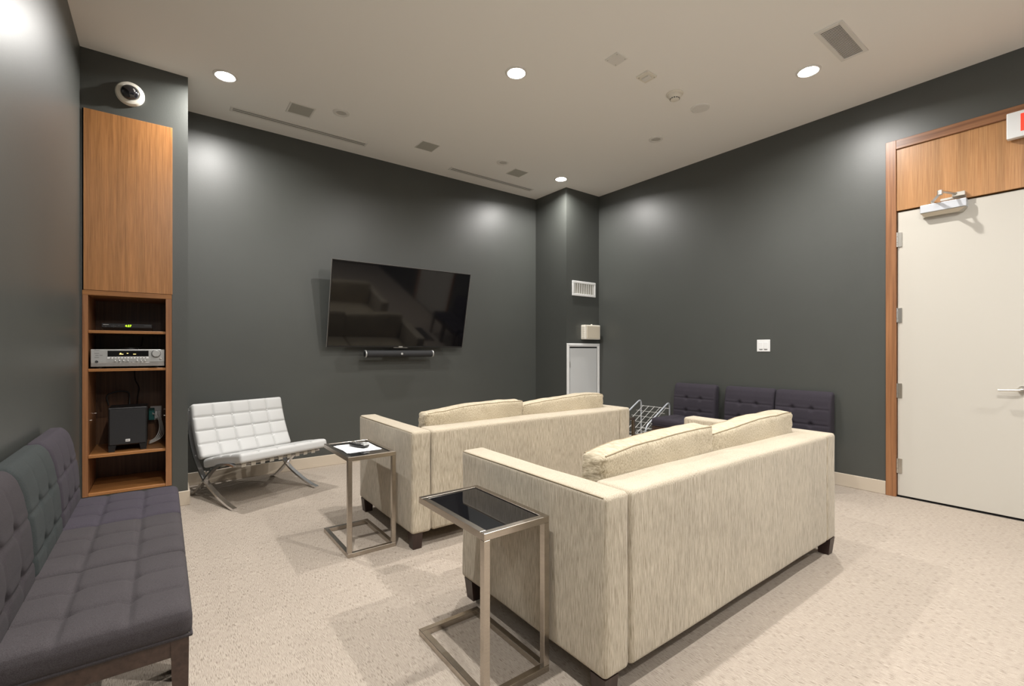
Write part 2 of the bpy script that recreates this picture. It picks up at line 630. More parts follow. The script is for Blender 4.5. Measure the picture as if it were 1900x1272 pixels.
# closer
cl = obj('door_closer', hexa(B(), [(0.008, -0.17, 2.322), (0.008, -0.41, 2.322), (-0.04, -0.39, 2.322), (-0.04, -0.19, 2.322)],
                             [(0.008, -0.165, 2.352), (0.008, -0.435, 2.352), (-0.056, -0.435, 2.352), (-0.056, -0.165, 2.352)]), 'nickel', door)
obj('cover', bx((-0.058, -0.437, 2.354), (0.008, -0.163, 2.418), 0.004), 'alu', cl)
bm = B()
lathe(bm, [(0.012, 0), (0.012, 0.03)], 'z', (-0.028, -0.235, 2.418), 14)
flat_a, flat_b = Vector((-0.028, -0.235, 2.440)), Vector((-0.20, -0.312, 2.452))
tube(bm, [flat_a, flat_b], 0.012, 4)
lathe(bm, [(0.017, -0.006), (0.017, 0.028)], 'z', (-0.20, -0.312, 2.446), 14)
tube(bm, [(-0.20, -0.312, 2.468), (-0.035, -0.385, 2.462)], 0.009, 8)
obj('closer_arm', bm, 'nickel', cl, True)
obj('arm_shoe', bx((-0.055, -0.43, 2.440), (-0.009, -0.355, 2.474), 0.004), 'nickel', cl)
obj('shoe_plate', bx((-0.013, -0.43, 2.434), (-0.008, -0.28, 2.452)), 'nickel', cl)

# ------------------------------------------------------------------ small access door on the column
ad = struct_empty('door_2', 'white access door low on the corner column', (4.352, YC, 0.16))
W2, H2 = 0.636, 1.178
bm = B()
fr = 0.045
for a, b_ in (((0, -0.018, 0), (fr, 0.0, H2)), ((W2 - fr, -0.018, 0), (W2, 0.0, H2)), ((fr, -0.018, H2 - fr), (W2 - fr, 0, H2)), ((fr, -0.018, 0), (W2 - fr, 0, fr))):
    box(bm, a, b_, 0.003, 1)
for a, b_ in (((0.012, -0.024, 0.012), (fr - 0.014, -0.016, H2 - 0.012)), ((W2 - fr + 0.014, -0.024, 0.012), (W2 - 0.012, -0.016, H2 - 0.012)), ((0.02, -0.024, H2 - fr + 0.014), (W2 - 0.02, -0.016, H2 - 0.012))):
    box(bm, a, b_, 0.002, 1)
obj('access_frame', bm, 'white', ad)
obj('access_leaf', bx((fr + 0.013, -0.012, fr + 0.005), (W2 - fr - 0.012, 0.0, H2 - fr - 0.02), 0.004), 'grey_white', ad)
obj('access_reveal', bx((fr, -0.003, fr), (W2 - fr, 0.0, H2 - fr)), 'dark', ad)
for z in (0.85, 0.25):
    obj('hinge', bx((fr + 0.001, -0.016, z), (fr + 0.012, -0.004, z + 0.08)), 'nickel', ad)

# ------------------------------------------------------------------ things on the column
v = thing('wall_vent', 'white slatted air vent high on the corner column', 'vent', (4.452, YC, 1.990))
vw, vh = 0.456, 0.205
bm = B()
for a, b_ in (((0, -0.016, 0), (vw, 0, 0.032)), ((0, -0.016, vh - 0.032), (vw, 0, vh)), ((0, -0.016, 0.032), (0.034, 0, vh - 0.032)), ((vw - 0.034, -0.016, 0.032), (vw, 0, vh - 0.032))):
    box(bm, a, b_, 0.004, 1)
obj('vent_frame', bm, 'white', v)
obj('vent_back', bx((0.034, -0.002, 0.032), (vw - 0.034, 0, vh - 0.032)), 'ceil_grey', v)
for k in range(9):
    x = 0.034 + (vw - 0.068) * (k + 0.5) / 9
    s_ = bx((-0.012, -0.0015, 0), (0.012, 0.0015, vh - 0.064))
    xf(s_, Matrix.Translation((x, -0.009, 0.032)) @ Matrix.Rotation(math.radians(35), 4, 'Z'))
    obj('slat', s_, 'white', v)
bxx = thing('sensor_box', 'cream wall-mounted sounder box between the vent and the white access door', 'alarm box', (4.625, YC, 1.394))
obj('housing', bx((0, -0.085, 0), (0.30, 0, 0.20), 0.008), 'cream_light', bxx)
obj('cover_plate', bx((0.03, -0.090, 0.014), (0.285, -0.083, 0.186), 0.003), 'cream_plastic', bxx)
for k in range(6):
    obj('side_rib', bx((-0.004, -0.07, 0.025 + k * 0.028), (0.003, -0.015, 0.037 + k * 0.028)), 'cream_light', bxx)
obj('cable_entry', lathe(B(), [(0.012, 0), (0.012, 0.012), (0.005, 0.014)], 'z', (0.17, -0.04, 0.2), 12), 'cream_light', bxx, True)

sw = thing('light_switch', 'white double rocker light switch on the right wall', 'switch', (XR, 2.281, 1.291))
obj('plate', bx((-0.007, -0.066, -0.062), (0, 0.066, 0.062), 0.003), 'white', sw)
for y in (-0.024, 0.024):
    r_ = obj('rocker', bx((-0.011, y - 0.019, -0.034), (-0.005, y + 0.019, 0.036), 0.002), 'white', sw)
    obj('indicator', bx((-0.0095, y - 0.015, -0.043), (-0.006, y + 0.015, -0.037)), 'print_grey', r_)

# exit sign over the door: a white box, red letters
ex = thing('exit_sign', 'white box exit sign with red letters over the cream door', 'sign', (XR - 0.008, 0.537, 2.777))
obj('sign_box', bx((-0.06, -0.40, 0), (-0.012, 0, 0.188), 0.005), 'sign_white', ex)
obj('mount', bx((-0.012, -0.27, 0.05), (0, -0.13, 0.14)), 'sign_white', ex)
tb = text_bm('EXIT', 0.165, 0.001, bold=0.006)
xf(tb, Matrix.Scale(0.88, 4, (1, 0, 0)))
mnx = min(v_.co.x for v_ in tb.verts)
mxx = max(v_.co.x for v_ in tb.verts)
xf(tb, Matrix.Translation((-(mnx + mxx) / 2, 0, 0)) @ Matrix.Scale(0.272 / (mxx - mnx), 4, (1, 0, 0)))
obj('lettering', face_to(tb, (-0.0612, -0.207, 0.094), '-x'), 'red', ex, label='red letters EXIT')

# dome camera over the shelving
dc = thing('dome_camera', 'white ringed smoked dome security camera above the tall shelving', 'camera', (-0.197, YC, 3.182))
obj('base_ring', lathe(B(), [(0.088, 0.0), (0.088, 0.016), (0.080, 0.030), (0.060, 0.036), (0.052, 0.033), (0.0, 0.033)], 'y', (0, 0, 0), 40, -1), 'cream_light', dc, True)
obj('dome', lathe(B(), [(0.057, 0.030)] + [(0.055 * math.cos(a), 0.034 + 0.042 * math.sin(a)) for a in [k * PI / 2 / 8 for k in range(8)]] + [(0.0005, 0.076)], 'y', (0, 0, 0), 32, -1), 'dome', dc, True)
obj('lens_barrel', lathe(B(), [(0.020, 0.055), (0.020, 0.068), (0.012, 0.071), (0.0, 0.071)], 'y', (0.014, 0, 0.006), 20, -1), 'silver', dc, True)

# ------------------------------------------------------------------ built-in shelving
cab = thing('shelving_cabinet', 'tall built-in teak cabinet with a closed upper door and open shelves', 'cabinet', (0, YC, 0))
DEP = 0.52
X0, X1 = CX0 + 0.002, CX1 - 0.002
obj('upper_door', bx((X0 + 0.006, -0.014, 1.682), (X1 + 0.004, 0.012, 2.998), 0.0015, 1), 'veneer', cab, label='plain teak upper door')
obj('stile', bx((X0, -0.010, 0.176), (-0.434, 0.05, 1.645)), 'walnut', cab)
obj('stile', bx((0.020, -0.010, 0.176), (X1, 0.05, 1.645)), 'walnut', cab)
obj('rail', bx((X0, -0.010, 1.646), (X1, 0.05, 1.680)), 'veneer_x', cab)
obj('side_panel', bx((X0, 0.0505, 0.176), (-0.436, DEP, 1.645)), 'walnut', cab)
obj('side_panel', bx((0.022, 0.0505, 0.176), (X1, DEP, 1.645)), 'walnut', cab)
obj('back_panel', bx((X0, DEP + 0.001, 0.176), (X1, DEP + 0.012, 1.645)), 'dark_back', cab)
obj('top_panel', bx((X0, 0.051, 1.646), (X1, DEP, 1.680)), 'veneer', cab)
SHELF = (1.389, 1.106, 0.472, 0.196)
for z in SHELF:
    obj('shelf', bx((-0.4335, 0.0 if z > 0.3 else -0.008, z - 0.021), (0.0195, DEP, z), 0.002, 1), 'veneer_x', cab)
for (x, y) in ((-0.434, 0.10), (-0.434, 0.40), (0.0195, 0.10), (0.0195, 0.40)):
    s_ = 1 if x < -0.2 else -1
    obj('shelf_pin', lathe(B(), [(0.004, 0), (0.004, 0.012), (0.002, 0.014)], 'x', (x, y, 0.72 if y < 0.2 else 0.74), 10, s_), 'nickel', cab, True)

# cable box on the top shelf
cb = thing('cable_box', 'black cable box with a green clock on the top shelf', 'set-top box', (-0.215, YC + 0.05, 1.3895))
bm = hexa(B(), [(-0.14, 0.012, 0.004), (0.14, 0.012, 0.004), (0.14, 0.24, 0.004), (-0.14, 0.24, 0.004)], [(-0.15, 0.0, 0.02), (0.15, 0.0, 0.02), (0.15, 0.24, 0.02), (-0.15, 0.24, 0.02)])
obj('base', bm, 'black', cb)
obj('body', bx((-0.15, 0.0, 0.0205), (0.15, 0.24, 0.055), 0.004), 'black', cb)
obj('face_strip', bx((-0.148, -0.003, 0.026), (0.148, 0.001, 0.052), 0.001, 1), 'blackmatte', cb)
obj('clock', face_to(text_bm('4:27', 0.022, 0.0006), (0.005, -0.0035, 0.038), '-y'), 'green_led', cb, label='green clock digits 4:27')
obj('print', bx((-0.140, -0.0042, 0.044), (-0.108, -0.0028, 0.0475)), 'silver', cb)
obj('print', bx((0.10, -0.0042, 0.042), (0.142, -0.0028, 0.0445)), 'print_grey', cb)
for (dx, dz) in ((-0.08, 0.040), (-0.09, 0.034), (-0.07, 0.034), (-0.08, 0.029), (-0.05, 0.040), (-0.125, 0.032)):
    obj('button', bx((dx - 0.004, -0.0045, dz - 0.0015), (dx + 0.004, -0.002, dz + 0.0015)), 'print_grey', cb)
for k in range(12):
    obj('vent_slot', bx((-0.075 + k * 0.012, 0.03, 0.0545), (-0.069 + k * 0.012, 0.12, 0.0560)), 'print_grey', cb)

# receiver
rc = thing('stereo_receiver', 'silver stereo receiver with a round volume knob on the second shelf', 'receiver', (-0.2045, YC + 0.012, 1.1065))
obj('chassis', bx((-0.212, 0.012, 0.014), (0.212, 0.33, 0.138), 0.003), 'black', rc)
obj('front_panel', bx((-0.216, -0.006, 0.046), (0.216, 0.012, 0.142), 0.002, 1), 'silver', rc)
obj('lower_panel', bx((-0.216, -0.008, 0.014), (0.216, 0.011, 0.0455), 0.002, 1), 'silver_dark', rc)
obj('display', bx((-0.122, -0.0085, 0.089), (0.118, -0.005, 0.132)), 'blackglass', rc)
obj('button_strip', bx((-0.124, -0.0085, 0.073), (0.118, -0.005, 0.0855)), 'white', rc)
for (a, b_, z) in ((-0.055, -0.032, 0.106), (-0.052, -0.044, 0.113), (-0.012, -0.003, 0.112), (0.026, 0.042, 0.106)):
    obj('display_segment', bx((a, -0.0093, z - 0.002), (b_, -0.008, z + 0.0025)), 'amber_led', rc)
for k in range(12):
    obj('button', bx((-0.108 + k * 0.0185, -0.0105, 0.0765), (-0.100 + k * 0.0185, -0.008, 0.0815)), 'print_grey', rc)
for k, x in enumerate((-0.08, -0.055, -0.031, -0.007, 0.048, 0.072, 0.095)):
    obj('button', lathe(B(), [(0.0055, 0), (0.0055, 0.004), (0.004, 0.005), (0, 0.005)], 'y', (x, -0.006, 0.057), 12, -1), 'silver', rc, True)
kn = obj('volume_knob', lathe(B(), [(0.026, 0), (0.026, 0.014), (0.023, 0.018), (0.0, 0.018)], 'y', (0.164, -0.006, 0.110), 32, -1), 'silver', rc, True)
obj('knob_ring', lathe(B(), [(0.030, 0), (0.030, 0.003), (0.0, 0.003)], 'y', (0.164, -0.006, 0.110), 32, -1), 'print_grey', kn, True)
obj('headphone_jack', lathe(B(), [(0.009, 0), (0.009, 0.003), (0.006, 0.004), (0.0, 0.002)], 'y', (-0.183, -0.008, 0.052), 16, -1), 'black', rc, True)
obj('standby_button', lathe(B(), [(0.008, 0), (0.008, 0.003), (0.006, 0.004), (0.0, 0.004)], 'y', (0.192, -0.006, 0.067), 16, -1), 'silver_dark', rc, True)
for (a, b_, z) in ((-0.197, -0.167, 0.137), (-0.195, -0.170, 0.113), (-0.190, -0.172, 0.097), (-0.168, -0.15, 0.098), (-0.195, -0.170, 0.082)):
    obj('print', bx((a, -0.0068, z - 0.0012), (b_, -0.0055, z + 0.0015)), 'print_grey', rc)
for x in (-0.17, 0.17):
    for y in (0.03, 0.29):
        obj('foot', lathe(B(), [(0.018, 0), (0.018, 0.0142)], 'z', (x, y, 0), 12), 'black', rc)
cp = thing('coiled_cable', 'black cable coiled on top of the silver receiver', 'cable', (-0.205, YC + 0.14, 1.249))
pts = []
for k in range(60):
    a = k / 59 * 4 * PI
    pts.append((0.055 * math.cos(a) * (1 - k / 300), 0.05 * math.sin(a), 0.004 + 0.006 * (k / 59)))
pts = pts[:-1] + [(0.07, 0.10, 0.03), (0.075, 0.17, 0.10)]
obj('cord', tube(B(), pts, 0.0035, 6), 'cable_black', cp, True)

# subwoofer
sb = thing('subwoofer', 'black cube subwoofer with a small white badge on the third shelf', 'speaker', (-0.213, YC + 0.055, 0.4725))
obj('cabinet_box', bx((-0.116, 0.012, 0.045), (0.116, 0.27, 0.332), 0.006), 'black', sb)
obj('grille', bx((-0.108, -0.002, 0.052), (0.108, 0.0115, 0.322), 0.004), 'blackmatte', sb)
for s_ in (-1, 1):
    bm = hexa(B(), [(s_ * 0.112, 0.0, 0), (s_ * 0.112, 0.26, 0), (s_ * 0.078, 0.26, 0), (s_ * 0.078, 0.0, 0)], [(s_ * 0.114, 0.0, 0.0495), (s_ * 0.114, 0.262, 0.0495), (s_ * 0.068, 0.262, 0.0495), (s_ * 0.068, 0.0, 0.0495)])
    obj('foot', bm, 'black', sb)
bd = obj('badge', bx((-0.0135, -0.0045, 0.071), (0.0135, -0.001, 0.091), 0.001, 1), 'white', sb)
obj('badge_lettering', face_to(text_bm('JBL', 0.013, 0.0004), (0, -0.0046, 0.081), '-y'), 'black', bd)

# outlet + plug + leads right of the subwoofer
ol = thing('power_outlet', 'white outlet with a teal plug on the back of the third shelf', 'outlet', (-0.05, YC + DEP, 0.70))
obj('plate', bx((-0.035, -0.007, -0.06), (0.045, 0.0005, 0.06), 0.002, 1), 'white', ol)
obj('plug', bx((-0.045, -0.05, -0.055), (-0.005, -0.006, 0.045), 0.004), 'teal', ol)
obj('adapter', bx((0.0, -0.035, -0.045), (0.038, -0.006, 0.02), 0.004), 'white', ol)
wl = thing('pale_leads', 'looped pale power leads beside the black subwoofer', 'cable', (-0.088, YC + 0.3, 0.4725))
for k in range(4):
    e = 0.009 * k
    pts = spline([(0.02, 0.17, 0.235 - 0.004 * k), (0.055 + e * 0.6, 0.10, 0.20), (0.068 + e, 0.02, 0.12 - e), (0.045 + e, -0.03, 0.055 - e * 0.5), (0.005, -0.05, 0.028 - 0.006 * k), (0.0, 0.02, 0.008)], 6)
    obj('lead', tube(B(), pts, 0.0032, 6), 'cable_white', wl, True)
bl = thing('black_leads', 'black leads hanging down behind the subwoofer', 'cable', (-0.25, YC + 0.42, 0.4725))
obj('lead', tube(B(), spline([(-0.10, 0.0, 0.32), (-0.11, 0.0, 0.40), (-0.05, 0.02, 0.43), (0.02, 0.03, 0.42), (0.03, 0.03, 0.34), (0.02, 0.0, 0.2), (-0.02, -0.05, 0.006)], 8), 0.006, 6), 'cable_black', bl, True)
obj('lead', tube(B(), spline([(0.06, 0.085, 0.61), (0.065, 0.085, 0.52), (0.09, 0.08, 0.45), (0.08, 0.06, 0.36), (0.07, 0.03, 0.1), (0.05, -0.03, 0.006)], 8), 0.004, 6), 'cable_black', bl, True)

# ------------------------------------------------------------------ television and soundbar
TVW, TVH = 1.66, 0.925
tilt = math.atan2(0.205, 0.90)
tv = thing('television', 'large flat black television tilted forward on the charcoal wall', 'television', (2.215, 5.105, 1.278))
tv.rotation_euler = (tilt, 0, 0)
obj('back_shell', bx((-TVW / 2 + 0.01, 0.006, 0.01), (TVW / 2 - 0.01, 0.03, TVH - 0.01), 0.006), 'black', tv)
bm = B()
e = 0.009
for a, b_ in (((-TVW / 2, -0.004, 0), (TVW / 2, 0.006, 0.016)), ((-TVW / 2, -0.004, TVH - e), (TVW / 2, 0.006, TVH)), ((-TVW / 2, -0.004, 0.016), (-TVW / 2 + e, 0.006, TVH - e)), ((TVW / 2 - e, -0.004, 0.016), (TVW / 2, 0.006, TVH - e))):
    box(bm, a, b_)
obj('bezel', bm, 'black', tv)
obj('screen', bx((-TVW / 2 + e, -0.001, 0.016), (TVW / 2 - e, 0.0055, TVH - e)), 'screen', tv)
for s_ in (-1, 1):
    obj('edge_trim', bx((s_ * (TVW / 2 + 0.0005), -0.005, 0), (s_ * (TVW / 2 + 0.0022), 0.004, TVH)), 'silver_dark', tv)
obj('edge_trim', bx((-TVW / 2, -0.005, TVH + 0.0005), (TVW / 2, 0.012, TVH + 0.0022)), 'silver_dark', tv)
lg = obj('logo_plate', bx((-0.024, -0.0055, 0.002), (0.024, -0.0035, 0.014)), 'silver', tv, label='small silver logo plate')
obj('logo_bar', bx((-0.085, -0.0055, -0.006), (0.085, 0.0, 0.0)), 'silver_dark', tv)
bm = bx((-0.22, 0.031, 0.28), (0.22, 0.05, 0.62))
obj('mount_plate', bm, 'black', tv)
mt = obj('mount_arm', bx((-0.16, 0.05, 0.38), (-0.12, 0.13, 0.45)), 'black', tv)
obj('mount_arm', bx((0.12, 0.05, 0.38), (0.16, 0.13, 0.45)), 'black', tv)

snd = thing('soundbar', 'slim black soundbar with silver ends under the television', 'soundbar', (2.20, 5.075, 1.203))
SL, SR = 0.405, 0.038
obj('grille_body', lathe(B(), [(0.0, -SL), (SR, -SL), (SR, SL), (0.0, SL)], 'x', (0, 0, 0), 32), 'blackmatte', snd, True)
for s_ in (-1, 1):
    ec = obj('end_ring', lathe(B(), [(SR + 0.0005, 0), (SR + 0.004, 0.003), (SR + 0.004, 0.012), (SR - 0.001, 0.015)], 'x', (s_ * (SL - 0.004), 0, 0), 32, s_), 'silver', snd, True)
    obj('end_cap', lathe(B(), [(SR - 0.003, 0.0), (SR - 0.003, 0.012), (SR - 0.012, 0.017), (0, 0.017)], 'x', (s_ * SL, 0, 0), 32, s_), 'black', ec, True)
obj('badge', lathe(B(), [(0.013, 0), (0.013, 0.004), (0.0, 0.005)], 'y', (0.005, -SR + 0.001, 0.0), 16, -1), 'silver', snd, True)
obj('wall_bracket', bx((-0.16, SR - 0.006, -0.015), (0.16, 0.124, 0.015)), 'black', snd)

# ------------------------------------------------------------------ sofas
SW, SD, SH, SZ = 2.085, 0.96, 0.735, 0.098
AW, BT = 0.132, 0.185


def nz(p, s):
    return noise.noise(Vector(p) * s)


def sofa(loc, label, seedv):
    s = thing('sofa', label, 'sofa', loc, 0, 'two matching oatmeal sofas')
    hz = SH - SZ

    def dis_arm(p, n):
        k = 0.004 * nz((p.x * 2 + seedv, p.y * 2, p.z * 2), 1.6)
        return p + n * k
    for x in (AW / 2, SW - AW / 2):
        a = obj('arm', soft_box((AW, SD, hz), 0.020, (5, 26, 18), dis_arm, (x, SD / 2, SZ + hz / 2)), 'sofa', s, True, angle=80)
        xo = x - AW / 2 if x < 1 else x + AW / 2
        q = 0.004 if x < 1 else -0.004
        obj('piping', tube(B(), [(xo + q, 0.012, SH - 0.006), (xo + q, SD / 2, SH - 0.005), (xo + q, SD - 0.012, SH - 0.006)], 0.0022, 6), 'piping', a, True)

    def dis_back(p, n):
        b_ = 0.004 * nz((p.x * 2 + seedv, p.y * 2, p.z * 2), 1.2)
        sag = 0.0
        if n.z > 0.3:
            sag = 0.004 * math.cos(p.x * PI / (SW - 2 * AW))
        return p + n * b_ + Vector((0, 0, sag))
    obj('backrest', soft_box((SW - 2 * AW - 0.007, BT, hz - 0.001), 0.022, (50, 5, 18), dis_back, (SW / 2, BT / 2 - 0.002, SZ + hz / 2)), 'sofa', s, True, angle=80)
    obj('seat_base', bx((AW + 0.002, BT, SZ), (SW - AW - 0.002, SD - 0.01, 0.30), 0.012), 'sofa', s, True)
    cw = (SW - 2 * AW) / 2
    for k in range(2):
        def dis_seat(p, n):
            u, w = p.x / (cw / 2), p.y / 0.36
            return p + n * 0.018 * max(0, 1 - u * u) * max(0, 1 - w * w)
        obj('seat_cushion', soft_box((cw - 0.01, SD - BT - 0.012, 0.15), 0.035, (12, 12, 3), dis_seat, (AW + cw * (k + 0.5), BT + (SD - BT) / 2, 0.378)), 'sofa_cushion', s, True, angle=80)
        ch = 0.405
        bw, bcx = ((0.845, 0.605), (0.945, 1.480))[k]
        org = Vector((bcx, BT + 0.068, 0.452 + ch / 2))

        def dis_bc(p, n, k=k):
            u, w = p.x / (bw / 2), p.z / (ch / 2)
            q = p + n * (0.022 * max(0, 1 - u * u) * max(0, 1 - w * w) if abs(n.y) > 0.5 else 0)
            f = max(0.0, min(1.0, (p.z - 0.02) / (ch / 2)))
            # plump towards the right end, drooping on the left
            q.z += f * (0.004 - 0.042 * ((u - 0.72) / 1.6) ** 2)
            q.z += f * 0.008 * nz((p.x * 3 + seedv + 5 * k, 0.3, 0), 1.5)
            q.y += f * (0.018 * nz((p.x * 2.5 + seedv * 2 + 3 * k, 1.3, 0), 1.3) - 0.010)
            q += n * 0.004 * nz((p.x * 9, p.y * 9, p.z * 9 + seedv + k), 1.4)
            # pleats pulled in at the ends
            if abs(u) > 0.78:
                q += n * (-0.006) * (0.5 + 0.5 * math.sin(p.z * 110 + p.y * 60 + p.x * 30)) * (abs(u) - 0.78) * 4
            return q
        c = obj('back_cushion', soft_box((bw, 0.135, ch), 0.032, (50, 8, 20), dis_bc, org), 'sofa_cushion', s, True, angle=80)
        # welts along both top edges of the cushion
        for yy in (-0.056, 0.056):
            pts = []
            for i in range(30):
                u = -0.95 + 1.9 * i / 29
                p0 = Vector((u * bw / 2, yy, ch / 2 - 0.010))
                n0 = Vector((0, 0.6 if yy > 0 else -0.6, 0.8))
                pts.append(dis_bc(p0, n0) + n0 * 0.002 + org)
            obj('welt', tube(B(), pts, 0.0035, 6), 'piping', c, True)
    for x in (0.004, SW - 0.074):
        for y in (0.004, SD - 0.094):
            ix = 0.012 if x < 1 else -0.012
            iy = 0.012 if y < 0.3 else -0.012
            t_ = [(x, y), (x + 0.07, y), (x + 0.07, y + 0.07), (x, y + 0.07)]
            cxm, cym = x + 0.035, y + 0.035
            ox = 0.004 if x < 1 else -0.004
            oy = 0.004 if y < 0.3 else -0.004
            b_ = [(cxm + (px - cxm) * 0.82 + ox, cym + (py - cym) * 0.82 + oy, 0.0) for px, py in t_]
            obj('leg', hexa(B(), b_, [(px, py, SZ + 0.002) for px, py in t_]), 'darkwood', s)
    return s


sofa((1.23, 2.66, 0), 'oatmeal two-seat sofa nearer the television wall', 1.7)
sofa((1.213, 1.080, 0), 'oatmeal two-seat sofa nearest the camera, its back to the viewer', 8.3)


# ------------------------------------------------------------------ C-shaped side tables
def side_table(loc, label, w=0.302, d=0.515, h=0.602):
    t = thing('side_table', label, 'side table', loc, 0, 'brushed steel side tables with black glass')
    q = 0.026
    for nm, z in (('top_frame', h - q), ('base_frame', 0.0)):
        bm_ = B()
        box(bm_, (0, 0, z), (w, q, z + q), 0.0012, 1)
        box(bm_, (0, d - q, z), (w, d, z + q), 0.0012, 1)
        box(bm_, (0, q, z), (q, d - q, z + q), 0.0012, 1)
        box(bm_, (w - q, q, z), (w, d - q, z + q), 0.0012, 1)
        obj(nm, bm_, 'steel', t)
    for x in (0, w - q):
        obj('leg', bx((x, 0, q), (x + q, q, h - q), 0.0012, 1), 'steel', t)
    obj('glass_top', bx((q, q, h - 0.012), (w - q, d - q, h - 0.004)), 'blackglass', t, label='black glass inset')
    return t


side_table((0.893, 1.348, 0), 'steel side table with bare black glass beside the nearest sofa')
side_table((0.882, 2.797, 0), 'steel side table holding paper and a remote beside the white chair')
side_table((3.325, 2.850, 0), 'steel side table half hidden past the right end of the far sofa')

pp = thing('paper_sheet', 'white paper sheets on the side table by the white chair', 'paper', (1.030, 3.07, 0.598))
for k, (r_, dx, dy) in enumerate(((4, 0, 0), (-3, 0.004, -0.006))):
    bm = bx((-0.108, -0.14, 0.0006 + k * 0.0009), (0.108, 0.14, 0.0011 + k * 0.0009))
    xf(bm, Matrix.Translation((dx, dy, 0)) @ Matrix.Rotation(math.radians(r_), 4, 'Z'))
    obj('sheet', bm, 'paper', pp)
rm = thing('remote_control', 'dark rounded remote control lying on the white paper', 'remote', (1.045, 3.085, 0.6011), math.radians(18))
obj('shell', soft_box((0.052, 0.165, 0.022), 0.010, (4, 8, 2), lambda p, n: Vector((p.x * (1 + 0.18 * math.cos(p.y * 24)), p.y, p.z + 0.004 * (p.y / 0.08) ** 2)), (0, 0, 0.0112)), 'black', rm, True)
obj('rim', soft_box((0.046, 0.04, 0.010), 0.0045, (4, 3, 2), None, (0, -0.066, 0.0225)), 'silver', rm, True)
for i in range(3):
    for j in range(5):
        obj('button', lathe(B(), [(0.0045, 0), (0.0045, 0.003), (0.003, 0.004), (0, 0.004)], 'z', (-0.014 + 0.014 * i, -0.02 + j * 0.02, 0.0215), 10), 'silver_dark', rm, True)


# ------------------------------------------------------------------ white tufted lounge chair
bc = thing('lounge_chair', 'white tufted leather lounge chair on crossed chrome legs', 'chair', (0.657, 4.63, 0), math.radians(19.9))
HW = 0.355
for s_ in (-1, 1):
    sx = s_ * HW
    pb = spline([(sx, 0.432, 0.735), (sx, 0.412, 0.62), (sx, 0.365, 0.46), (sx, 0.275, 0.31), (sx, 0.117, 0.165), (sx, -0.08, 0.078), (sx, -0.25, 0.028), (sx, -0.365, 0.008)], 6)
    lgo = obj('leg', flatbar(B(), pb, 0.034, 0.018), 'chrome', bc, True)
    ps = spline([(sx, -0.375, 0.345), (sx, -0.28, 0.348), (sx, -0.12, 0.318), (sx, 0.0, 0.255), (sx, 0.117, 0.165), (sx, 0.22, 0.085), (sx, 0.30, 0.030), (sx, 0.368, 0.008)], 6)
    obj('leg', flatbar(B(), ps, 0.034, 0.016), 'chrome', bc, True)
    for z, y in ((0.60, 0.400), (0.53, 0.380)):
        obj('bolt', lathe(B(), [(0.006, 0), (0.006, 0.004), (0.003, 0.006)], 'x', (sx + s_ * 0.017, y + 0.006, z), 10, s_), 'chrome', lgo, True)
for nm, (y, z) in (('front_rail', (-0.365, 0.345)), ('rear_rail', (0.10, 0.235)), ('top_rail', (0.428, 0.715)), ('lower_back_rail', (0.30, 0.345))):
    obj(nm, bx((-HW, y - 0.014, z - 0.006), (HW, y + 0.014, z + 0.006), 0.002, 1), 'chrome', bc)
# leather straps under the seat and up the back
for k in range(9):
    x = -HW + 0.055 + (2 * HW - 0.11) * k / 8
    bm = B()
    flatbar(bm, [(x, -0.388, 0.330), (x, -0.390, 0.352), (x, -0.378, 0.360), (x, -0.20, 0.330), (x, 0.0, 0.285), (x, 0.115, 0.247)], 0.034, 0.005)
    obj('strap', bm, 'leather_strap', bc)
    bm = B()
    flatbar(bm, [(x, 0.27, 0.34), (x, 0.33, 0.44), (x, 0.39, 0.60), (x, 0.415, 0.72)], 0.034, 0.005)
    obj('strap', bm, 'leather_strap', bc)


def tuft(nx, ny, sx, sy, depth, w, pit, puff, ly=None, vdepth=1.0):
    """creases along nx-1 and ny-1 lines; returns f(u, v) -> height change"""
    lx = [-sx / 2 + sx * k / nx for k in range(1, nx)]
    ly = ly or [-sy / 2 + sy * k / ny for k in range(1, ny)]

    def f(u, v_):
        dx = min(abs(u - l) for l in lx)
        dy = min(abs(v_ - l) for l in ly)
        c = depth * max(vdepth * math.exp(-(dx / w) ** 2), math.exp(-(dy / w) ** 2))
        p_ = pit * math.exp(-(dx * dx + dy * dy) / (2.6 * w) ** 2)
        fu = math.sin(PI * ((u + sx / 2) / sx * nx % 1.0))
        fv = math.sin(PI * ((v_ + sy / 2) / sy * ny % 1.0))
        return puff * math.sqrt(max(0, fu * fv)) - c - p_
    return f


CW_, CB_ = 0.755, 0.795
fs = tuft(5, 4, CW_, 0.60, 0.006, 0.007, 0.006, 0.006)
fb = tuft(5, 5, CW_, 0.60, 0.006, 0.007, 0.006, 0.006)


def cush(name, cwid, f, slen, th, place, curve):
    def d_(p, n):
        u, v_ = p.x, p.y
        q = p.copy()
        if n.z > 0.6:
            q.z += f(u, v_)
        q.z += curve(v_)
        return q
    bm_ = soft_box((cwid, slen, th), 0.022, (66, 56, 3), d_)
    # the curve runs in the cushion's own plane, then the cushion is tilted into place
    return obj(name, xf(bm_, place), 'leather', bc, True, angle=75)


seat_a = math.atan2(0.40 - 0.275, -0.47 - 0.115)
